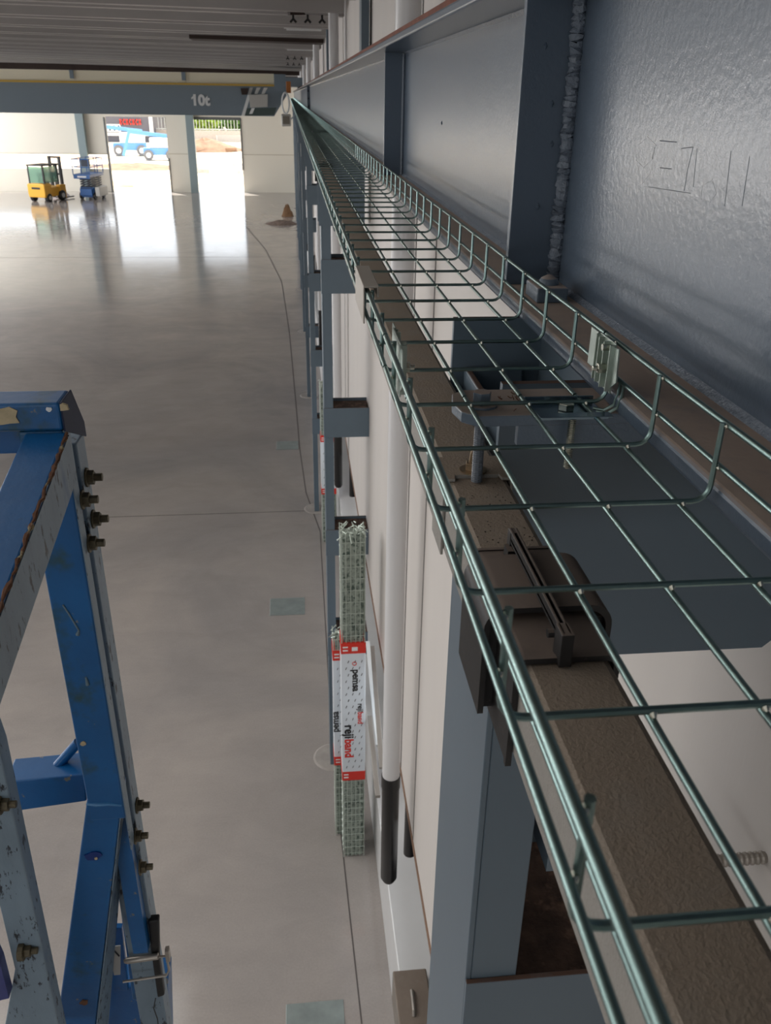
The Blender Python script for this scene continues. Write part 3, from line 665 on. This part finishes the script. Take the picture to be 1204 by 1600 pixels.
fo = Vector((-14.98, 55.4, -6)); T_ = local(fo, R(-24), .92)
fk = thing('forklift', 'yellow forklift with dark mast and glazed cab parked at the far end', 'forklift', fo)
m = MB(); prof_ = [(-.62, .28), (.62, .28), (.66, .5), (.66, 1.02), (.60, 1.12), (-.60, 1.12), (-.66, 1.02), (-.66, .5)]
m.prism([T_(x, -.1, z) for x, z in prof_], T_(0, .75, 0)-T_(0, 0, 0)); m.build('counterweight', fork_y, fk, bevel=.05)
m = MB(); lbox(m, T_, -.55, .55, .6, 2.0, .3, .85); m.build('chassis', fork_y, fk, bevel=.04)
m = MB(); lbox(m, T_, -.32, .32, -.115, -.1, .78, .90); m.build('rear_vent', dark, fk)
cg = MB()
for (x, y) in ((-.55, .1), (.55, .1), (-.55, 1.5), (.55, 1.5)): lbox(cg, T_, x-.04, x+.04, y-.04, y+.04, 1.05, 2.18)
lbox(cg, T_, -.6, .6, .0, 1.6, 2.16, 2.24); cg.build('cab_frame', fork_d, fk)
m = MB(); lbox(m, T_, -.5, .5, .08, .1, 1.15, 2.12); lbox(m, T_, .53, .55, .15, 1.45, 1.15, 2.12); m.build('window', glass, fk)
m = MB(); lbox(m, T_, -.25, .25, .55, 1.0, .85, 1.2); lbox(m, T_, -.25, .25, .5, .62, 1.15, 1.7); m.build('seat', dark, fk, bevel=.04)
m = MB()
for x in (-.38, .38): lbox(m, T_, x-.07, x+.07, 2.0, 2.18, .1, 2.65)
for z in (.4, 1.5, 2.1, 2.53): lbox(m, T_, -.38, .38, 2.05, 2.13, z, z+.12)
lbox(m, T_, -.12, .12, 2.02, 2.12, .3, 2.2); m.build('mast', fork_d, fk)
for x in (-.3, .3): m = MB(); lbox(m, T_, x-.06, x+.06, 2.2, 3.2, .06, .12); m.build('fork', fork_d, fk)
m = MB(); lbox(m, T_, .3, .62, 1.5, 2.1, .12, .95); m.build('front_fender', fork_y, fk, bevel=.03)
for (x, y, r) in ((-.56, .3, .26), (.56, .3, .26), (-.56, 1.65, .31), (.56, 1.65, .31)):
    m = MB(); m.tube([T_(x-.13, y, r), T_(x-.10, y, r), T_(x+.10, y, r), T_(x+.13, y, r)], [r*.78, r*.92, r*.92, r*.78], 20); wh = m.build('wheel', dark, fk, smooth=True)
    m = MB(); s_ = 1 if x > 0 else -1; m.tube([T_(x+s_*.12, y, r), T_(x+s_*.145, y, r)], r*.45, 14); m.build('hub', lightgrey, wh)
so = Vector((-12.45, 57.0, -6)); T_ = local(so, R(-12))
sl = thing('scissor_lift', 'blue scissor lift with folded stack and railed platform at the far end', 'scissor lift', so)
m = MB(); lbox(m, T_, -.38, .38, -.2, 1.55, .22, .62); lbox(m, T_, -.42, .42, -.05, .25, .12, .7); m.build('chassis', sciss, sl, bevel=.03)
m = MB()
for i in range(5):
    z = .62+i*.13
    for x in (-.32, .32):
        m.bar(T_(x, -.1, z), T_(x, 1.5, z+.12), .05, .06); m.bar(T_(x, -.1, z+.12), T_(x, 1.5, z), .05, .06)
    m.bar(T_(-.32, -.1, z), T_(.32, -.1, z), .06, .06); m.bar(T_(-.32, 1.5, z), T_(.32, 1.5, z), .06, .06)
m.build('scissor_arms', sciss_d, sl)
m = MB(); lbox(m, T_, -.62, .42, -.3, 1.7, 1.28, 1.42); lbox(m, T_, -.60, .42, -.33, -.3, 1.2, 1.45); m.build('platform', sciss, sl)
m = MB()
for z in (1.42, 1.85, 2.3):
    for (a, b_) in (((-.62, -.3), (.42, -.3)), ((.42, -.3), (.42, 1.7)), ((.42, 1.7), (-.62, 1.7)), ((-.62, 1.7), (-.62, -.3))): m.tube([T_(a[0], a[1], z), T_(b_[0], b_[1], z)], .028, 6)
for (x, y) in ((-.62, -.3), (-.1, -.3), (.42, -.3), (.42, .9), (.42, 1.7), (-.1, 1.7), (-.62, 1.7), (-.62, .9)): m.tube([T_(x, y, 1.4), T_(x, y, 2.3)], .028, 6)
m.build('guard_rail', sciss, sl)
m = MB(); lbox(m, T_, -.02, .40, -.3, .0, 1.9, 2.3); m.build('control_box', sciss_d, sl)
m = MB(); lbox(m, T_, .50, .80, .0, 1.2, .18, .72); m.build('battery_tray', lightgrey, sl, bevel=.04)
m = MB(); lbox(m, T_, -.36, .2, -.345, -.33, 1.27, 1.36); m.build('white_decal', whitepaint, sl)
for (x, y) in ((-.42, .1), (.42, .1), (-.42, 1.35), (.42, 1.35)): m = MB(); m.tube([T_(x-.07, y, .2), T_(x+.07, y, .2)], .2, 18); m.build('wheel', dark, sl)
# small heaps on the floor
def heap(u, v, Z, r, h, mt, label, seed):
    rnd = random.Random(seed); c = atz(u, v, Z); m = MB(); n_ = 14; rings = 5
    vs = []; fs = []
    for i in range(rings):
        q = i/(rings-1)
        for j in range(n_): a = 2*math.pi*j/n_; rr = r*(1-q*.92)*(1+rnd.uniform(-.16, .16)); vs.append((c.x+rr*math.cos(a)*1.5, c.y+rr*math.sin(a), Z+h*math.sin(q*1.5)*(1+rnd.uniform(-.2, .2))*(1 if i else 0)))
    for i in range(rings-1):
        for j in range(n_): fs.append((i*n_+j, i*n_+(j+1) % n_, (i+1)*n_+(j+1) % n_, (i+1)*n_+j))
    fs.append(tuple((rings-1)*n_+j for j in range(n_))); m.add(vs, fs)
    return tag(m.build('debris_heap', mt, smooth=True), label, 'heap')
rubbish = mat('rubbish', (120, 104, 94), .9, noise=.4, nscale=9)
heap(440, 350, -6, .55, .18, rubbish, 'low heap of grey debris on the floor by the right wall near the gates', 3)
heap(449, 338, -6, .22, .55, mat('brown_sack', (118, 88, 62), .9, noise=.2, nscale=6), 'small brown sack-like heap standing by the right wall near the gates', 5)
heap(92, 306, -6, .5, .35, mat('wrapped_goods', (190, 178, 175), .8, noise=.2, nscale=4), 'pale low heap on the floor just right of the forklift', 8)
# loose yellow hose outside the first gate
# ================================================================== OUTSIDE
YO = 125
def O(u, v, Y): return at(u, v, Y)
bd = thing('site_building', 'dark grey clad building with window strip and red sign beyond the left gate', 'building', (-24, YO, -6))
q = [O(100, 150, YO), O(238, 170, YO)]
x0, x1 = O(60, 200, YO).x, O(238, 200, YO).x; zt2 = O(200, 165, YO).z
MB().box(x0, x1, YO, YO+14, -6, zt2).build('cladding', anthr, bd)
m = MB(); zz = O(200, 209, YO).z; m.box(x0, x1+.1, YO-.15, YO, zz-.25, zz+.1); m.box(x1-.35, x1+.1, YO-.15, YO, zz, zt2); m.build('white_band', whitepaint, bd)
m = MB(); a = O(168, 206, YO); b_ = O(188, 196, YO); m.box(a.x, b_.x, YO-.12, YO, a.z, b_.z+.15); wf = m.build('window_frame', whitepaint, bd)
m = MB()
for i in range(3): ww = (b_.x-a.x)/3; m.box(a.x+ww*i+.25, a.x+ww*(i+1)-.1, YO-.16, YO-.1, a.z+.15, b_.z-.0)
m.build('pane', dark, wf)
m = MB(); sx0, sx1 = O(187, 190, YO).x, O(222, 190, YO).x; szt, szb = O(200, 186, YO).z, O(200, 195, YO).z
n_ = 7
for i in range(n_):
    x = sx0+(sx1-sx0)*i/n_; w_ = (sx1-sx0)/n_*.62
    if i % 2 == 0: m.box(x, x+w_*.3, YO-.2, YO-.1, szb, szt); m.box(x+w_*.7, x+w_, YO-.2, YO-.1, szb, szt); m.box(x, x+w_, YO-.2, YO-.1, (szb+szt)/2-.08, (szb+szt)/2+.08)
    else: m.box(x, x+w_*.3, YO-.2, YO-.1, szb, szt); m.box(x, x+w_, YO-.2, YO-.1, szt-.2, szt); m.box(x, x+w_, YO-.2, YO-.1, szb, szb+.2)
m.build('red_sign', redm, bd)
# blue telescopic machines
def machine(u, v, Y, s, label, name):
    c = O(u, v, Y); c.z = -6; t = thing(name, label, 'machine', c); T2 = local(c, R(8))
    m = MB(); lbox(m, T2, -1.6*s, 1.6*s, -.7, .7, .5*s, 1.15*s); m.build('chassis', sky_b, t, bevel=.05)
    m = MB(); lbox(m, T2, -.9*s, 1.5*s, -.6, .6, 1.15*s, 2.1*s); m.build('body', whitepaint if s < 1.2 else sky_b, t, bevel=.1)
    m = MB(); m.bar(T2(1.3*s, 0, 2.2*s), T2(-3.0*s, 0, 2.7*s), .3, .35); m.bar(T2(-2.8*s, 0, 2.7*s), T2(-3.6*s, 0, .4*s), .25, .3); m.build('boom', sky_b, t)
    for x in (-1.1*s, 1.1*s):
        for y in (-.75, .75):
            m = MB(); m.tube([T2(x, y-.18, .5*s), T2(x, y+.18, .5*s)], .5*s, 18); w_ = m.build('wheel', mat('tyre_grey%d' % len(MATS), (110, 112, 118), .7), t)
            m = MB(); m.tube([T2(x, y-.2*(1 if y < 0 else -1), .5*s), T2(x, y-.22*(1 if y < 0 else -1), .5*s)], .25*s, 12); m.build('hub', whitepaint, w_)
    return t
machine(205, 246, 98, 1.05, 'large blue boom lift with long arm standing outside the left gate', 'boom_lift')
machine(250, 248, 92, .95, 'smaller blue and white wheeled machine outside, right of the big boom lift', 'wheeled_loader')
# trees, fence, wall, heaps
def tree(u, v, Y, r, h, mt, label, seed):
    rnd = random.Random(seed); c = O(u, v, Y); c.z = -6; t = thing('tree', label, 'tree', c, 'trees beyond the site fence')
    MB().tube([c, c+Vector((.2, 0, h*.5)), c+Vector((.1, 0, h*.8))], [.25, .18, .08], 8).build('trunk', bark, t)
    m = MB()
    for i in range(700):
        a = rnd.uniform(0, 6.28); b2_ = rnd.uniform(-1, 1); rr = r*rnd.uniform(.45, 1.0)
        p = c+Vector((rr*math.cos(a)*math.sqrt(1-b2_*b2_), rr*math.sin(a)*math.sqrt(1-b2_*b2_), h*.55+rr*b2_*1.25))
        x = Vector((rnd.uniform(-1, 1), rnd.uniform(-1, 1), rnd.uniform(-1, 1))).normalized()*.42; y = x.orthogonal().normalized()*.3
        m.add([p-x, p+y, p+x, p-y], [(0, 1, 2, 3)])
    m.build('foliage', mt, t)
for i, (u, Y, r, h, mt) in enumerate([(300, 158, 2.7, 5.5, leaf), (322, 140, 2.5, 5.5, leaf), (348, 168, 2.7, 5.8, leaf2), (368, 148, 2.2, 5.4, leaf2), (250, 160, 2.4, 5.8, leaf), (268, 142, 2.2, 5.5, leaf)]):
    tree(u, 230, Y, r, h, mt, ['light green leafy tree at the left of the right gate view', 'light green leafy tree second from the left in the right gate', 'darker green tree in the middle of the right gate view', 'darker green tree toward the right of the right gate', 'green tree beside the dark building in the left gate', 'green tree at the right edge of the left gate view'][i], 20+i)
fe = thing('site_fence', 'pale metal railing fence on a low wall beyond the right gate', 'fence', (-6, 128, -6))
m = MB(); m.box(-18.4, 8, 128, 128.4, -6, -4.6); m.build('low_wall', concrete_pad, fe)
m = MB(); m.box(-18.4, 8, 128.1, 128.2, -3.0, -2.9); m.box(-18.4, 8, 128.1, 128.2, -4.5, -4.4)
x = -18.4
while x < 8: m.box(x, x+.05, 128.1, 128.2, -4.6, -2.9); x += .42
m.build('railing', fencem, fe)
mf = thing('fence_section', 'grey wire mesh fence panel standing outside, right part of the right gate', 'fence', (-8.5, 112, -6))
m = MB(); a, b_ = O(340, 238, 112), O(376, 212, 112)
for i in range(22): x = a.x+(b_.x-a.x)*i/21; m.box(x-.02, x+.02, 112, 112.04, a.z, b_.z)
for i in range(12): z = a.z+(b_.z-a.z)*i/11; m.box(a.x, b_.x, 112, 112.04, z-.02, z+.02)
m.build('mesh', fencem, mf)
m = MB(); m.box(a.x-.05, a.x+.05, 111.9, 112.1, -6, b_.z); m.box(b_.x-.05, b_.x+.05, 111.9, 112.1, -6, b_.z); m.build('post', fencem, mf)
heap(318, 236, -6.02, 3.2, 1.2, soil, 'brown soil bank beside the low wall in the right gate view', 11)
heap(345, 268, -6.02, 2.6, .8, mat('grey_rubble', (150, 140, 132), .9, noise=.35, nscale=2), 'grey rubble heap outside in the middle of the right gate', 12)
heap(205, 262, -6.02, 3.2, .35, soil, 'flat spread of brown soil outside the left gate', 13)
heap(190, 292, -6.02, .6, .25, mat('yellow_sheet', (235, 205, 120), .8), 'small pale yellow heap just outside the left gate', 14)

# ================================================================== BLUE LIFT FRAME, LEFT FOREGROUND
lf_ = thing('lift_guard_frame', 'worn blue steel guard frame of the access lift in the left foreground', 'lift frame', (-.32, .98, -1.6))
YL = .95
def LP(u, v, y=YL): return at(u, v, y)
# vertical post: blue front face, right side made of two grey bars with a dark gap
xt, zt3 = -.270, LP(110, 655).z
pw = .050
MB().box(xt-pw, xt, YL, YL+.024, -.955, -.352).build('post', liftblue, lf_, bevel=.003)
MB().box(xt-.0008, xt+.0012, YL+.002, YL+.024, -1.02, -.352).build('post_side', liftgrey, lf_, label='worn grey side of the post')
MB().box(xt-.030, xt-.006, YL+.025, YL+.046, -1.28, -.36).build('gap_strip', liftblue, lf_)
MB().box(xt-.045, xt+.0006, YL+.046, YL+.086, -1.75, -.385).build('rear_post', liftgrey, lf_, bevel=.002, label='worn grey rear post')
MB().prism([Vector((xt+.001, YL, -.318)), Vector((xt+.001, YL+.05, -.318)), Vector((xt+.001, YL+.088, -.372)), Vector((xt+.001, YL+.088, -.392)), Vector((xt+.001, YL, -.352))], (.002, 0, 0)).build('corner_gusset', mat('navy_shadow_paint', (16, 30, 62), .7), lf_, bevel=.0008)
# top rail going left
MB().box(-.62, xt+.001, YL, YL+.050, -.352, -.318).build('top_rail', liftblue, lf_, bevel=.004)
MB().box(-.62, xt-.05, YL+.016, YL+.050, -.385, -.350).build('rail_flange', liftblue, lf_, bevel=.003)
# diagonal rail coming towards the camera, turned lower
d0 = ray(455, -240).normalized(); p0 = LP(101, 647) ; p0.z = -.3525
ln = .62; w_ = Vector((-.0475, 0, 0)); h_ = Vector((0, 0, -.062))
dg_ = MB().obox(p0, w_, h_, -d0*ln); dg_.build('diagonal_rail', liftblue, lf_, bevel=.003)
MB().obox(p0+Vector((.0012, 0, -.004)), Vector((-.0015, 0, 0)), Vector((0, 0, -.057)), -d0*ln).build('rail_side', liftgrey, lf_, label='scratched grey side of the diagonal rail')
eg = MB(); rnd = random.Random(4); pts = []; rad = []
for i in range(90): q = i/89; pts.append(p0 - d0*ln*q + Vector((-.0005+rnd.uniform(-.0012, .0012), 0, -.0008+rnd.uniform(-.0012, .0012)))); rad.append(.0022+rnd.uniform(-.001, .0012))
eg.tube(pts, rad, 6); eg.build('rusty_edge', scrape, lf_, label='rusty scraped edge')
# chips
def chipat(u, v, y, r, mt, seed, n_='paint_chip', sx=1.0):
    rnd = random.Random(seed); c = at(u, v, y-.0016); pts = []
    for k in range(11): a = 2*math.pi*k/11; rr = r*rnd.uniform(.7, 1.2); pts.append(c+Vector((rr*sx*math.cos(a), 0, rr*math.sin(a))))
    MB().prism(pts, (0, .004, 0)).build(n_, mt, lf_)
chipat(6, 652, YL, .012, chip, 1, sx=1.4); chipat(76, 640, YL, .003, whitepaint, 2); chipat(99, 637, YL, .0045, chip, 3, sx=1.2)
chipat(130, 1162, YL, .0042, chip, 4)
drip_m = mat('grey_drip', (96, 118, 132), .4)
for pts in ([(98, 945), (108, 960), (119, 978), (123, 985), (121, 992)], [(70, 832), (73, 842)], [(134, 1058), (137, 1070)]):
    pp = [LP(u, v, YL-.0008) for u, v in pts]; MB().tube(pp, [.0012]*(len(pp)-1)+[.0028], 7).build('paint_run', drip_m, lf_, smooth=True)
# bolts on the right side
def sidebolt(u, v, y):
    d = ray(u, v); x = xt+.001; p = at(u, v, y); p.x = xt+.0005
    m = MB(); m.hexa(p, .0095, .010, (1, 0, 0), rot=.3); m.tube([p+Vector((.010, 0, 0)), p+Vector((.020, 0, 0))], .0052, 9); m.hexa(p-Vector((.0, 0, 0)), .0125, .0025, (1, 0, 0), n=14)
    m.build('bolt', boltm, lf_, bevel=.0006)
for (u, v, y) in ((134, 746, YL+.066), (124, 781, YL+.03), (143, 811, YL+.066), (131, 849, YL+.03), (208, 1259, YL+.066), (204, 1307, YL+.03), (208, 1356, YL+.03)): sidebolt(u, v, y)
# bent lower leg
MB().prism([LP(136, 1246, YL+.0005), LP(189, 1246, YL+.0005), LP(189, 1262), LP(148, 1605), LP(140, 1680), LP(70, 1680), LP(88, 1605)], (0, .045, 0)).build('bent_leg', liftblue, lf_, bevel=.003)
chipat(145, 1338, YL, .0095, deepblue, 6, 'touch_up_spot', 1.3); chipat(150, 1342, YL-.0008, .003, chip, 7); chipat(131, 1567, YL, .007, scrape, 8)
MB().tube([LP(135, 1256, YL+.001), LP(150, 1257, YL), LP(170, 1256, YL), LP(190, 1258, YL+.001)], [.002, .0032, .0028, .002], 8).build('weld_seam', mat('light_blue_weld', (60, 120, 170), .4), lf_, smooth=True)
MB().prism([LP(189, 1262, YL+.001), LP(197, 1262, YL+.046), LP(168, 1605, YL+.046), LP(160, 1680, YL+.046), LP(140, 1680, YL+.001), LP(150, 1605, YL+.001)], (.0012, 0, 0)).build('leg_side', liftgrey, lf_)
# cross bar with tube on top
MB().prism([LP(8, 1222, 1.0), LP(132, 1210, 1.0), LP(135, 1252, 1.0), LP(10, 1270, 1.0)], (0, .05, 0)).build('cross_bar', liftblue, lf_, bevel=.002)
MB().tube([LP(-6, 1212, 1.03), LP(70, 1208, 1.03), LP(84, 1203, 1.03), LP(122, 1160, 1.03)], .0075, 10).build('bent_tube', liftblue, lf_, smooth=True)
# lower plates and second frame
MB().prism([LP(181, 1370, 1.0), LP(213, 1372, 1.0), LP(246, 1560, 1.0), LP(207, 1562, 1.0)], (0, .012, 0)).build('lug_plate', liftblue, lf_, bevel=.0015)
MB().prism([LP(160, 1545, 1.04), LP(262, 1538, 1.04), LP(266, 1680, 1.04), LP(150, 1680, 1.04)], (0, .06, 0)).build('base_block', liftblue, lf_, bevel=.004)
MB().prism([LP(173, 1450, 1.02), LP(190, 1450, 1.02), LP(200, 1548, 1.02), LP(166, 1548, 1.02)], (0, .010, 0)).build('side_lug', liftblue, lf_, bevel=.001)
MB().prism([LP(170, 1480, 1.0), LP(188, 1478, 1.0), LP(188, 1523, 1.0), LP(178, 1524, 1.0)], (0, .002, 0)).build('tag_plate', mat('tag_white', (168, 168, 165), .5), lf_)
MB().tube([LP(177, 1484, .998), LP(186, 1494, .998)], .0012, 6).build('tag_wire', inkm, lf_)
MB().prism([LP(231, 1440, .99), LP(248, 1438, .99), LP(249, 1500, .99), LP(257, 1556, .99), LP(246, 1560, .99), LP(236, 1490, .99)], (0, .014, 0)).build('black_grip', dark, lf_, bevel=.003)
lt = thing('locking_pin', 'silver locking pin with wire clip through the blue lift frame, bottom left', 'pin', LP(225, 1510, .985))
MB().tube([LP(194, 1502, .985), LP(198, 1501, .985), LP(247, 1494, .985)], [.003, .0055, .0055], 12).build('pin', bare, lt, smooth=True)
MB().tube([LP(192, 1534, .980), LP(260, 1524, .980), LP(264, 1515, .982), LP(260, 1494, .985), LP(247, 1495, .985)], .0022, 8).build('clip_wire', bare, lt, smooth=True)
MB().box(*(lambda a, b_: (a.x, b_.x, .978, .990, b_.z, a.z))(LP(257, 1486, .98), LP(266, 1502, .98))).build('pin_head', bare, lt, bevel=.001)
MB().tube([LP(243, 1560, .985), LP(240, 1575, .985), LP(246, 1592, .985), LP(248, 1610, .985)], .001, 6).build('tether', dark, lt, smooth=True)
f2 = thing('lift_side_post', 'worn blue-grey inclined post of the lift in the bottom left corner', 'lift post', (-.36, .8, -1.4))
YS = .86
MB().prism([LP(-30, 1090, YS), LP(0, 1175, YS), LP(84, 1568, YS), LP(108, 1680, YS), LP(-8, 1680, YS), LP(8, 1600, YS), LP(23, 1515, YS), LP(0, 1419, YS), LP(-30, 1330, YS)], (0, .03, 0)).build('post', liftgrey, f2, bevel=.002)
MB().prism([LP(-30, 1440, YS-.02), LP(0, 1506, YS-.02), LP(14, 1560, YS-.02), LP(-30, 1570, YS-.02)], (0, .018, 0)).build('foot', mat('violet_blue', (60, 66, 120), .5, noise=.2, nscale=20), f2)
for (u, v) in ((4, 1258), (40, 1487)):
    p = LP(u-6, v, YS-.004); m = MB(); m.tube([p-Vector((.004, 0, 0)), p+Vector((.004, 0, 0))], .0125, 14); m.hexa(p+Vector((.003, 0, 0)), .0085, .010, (1, 0, 0)); m.tube([p+Vector((.012, 0, 0)), p+Vector((.022, 0, 0))], .0048, 9); m.build('bolt', boltm, f2, bevel=.0006)
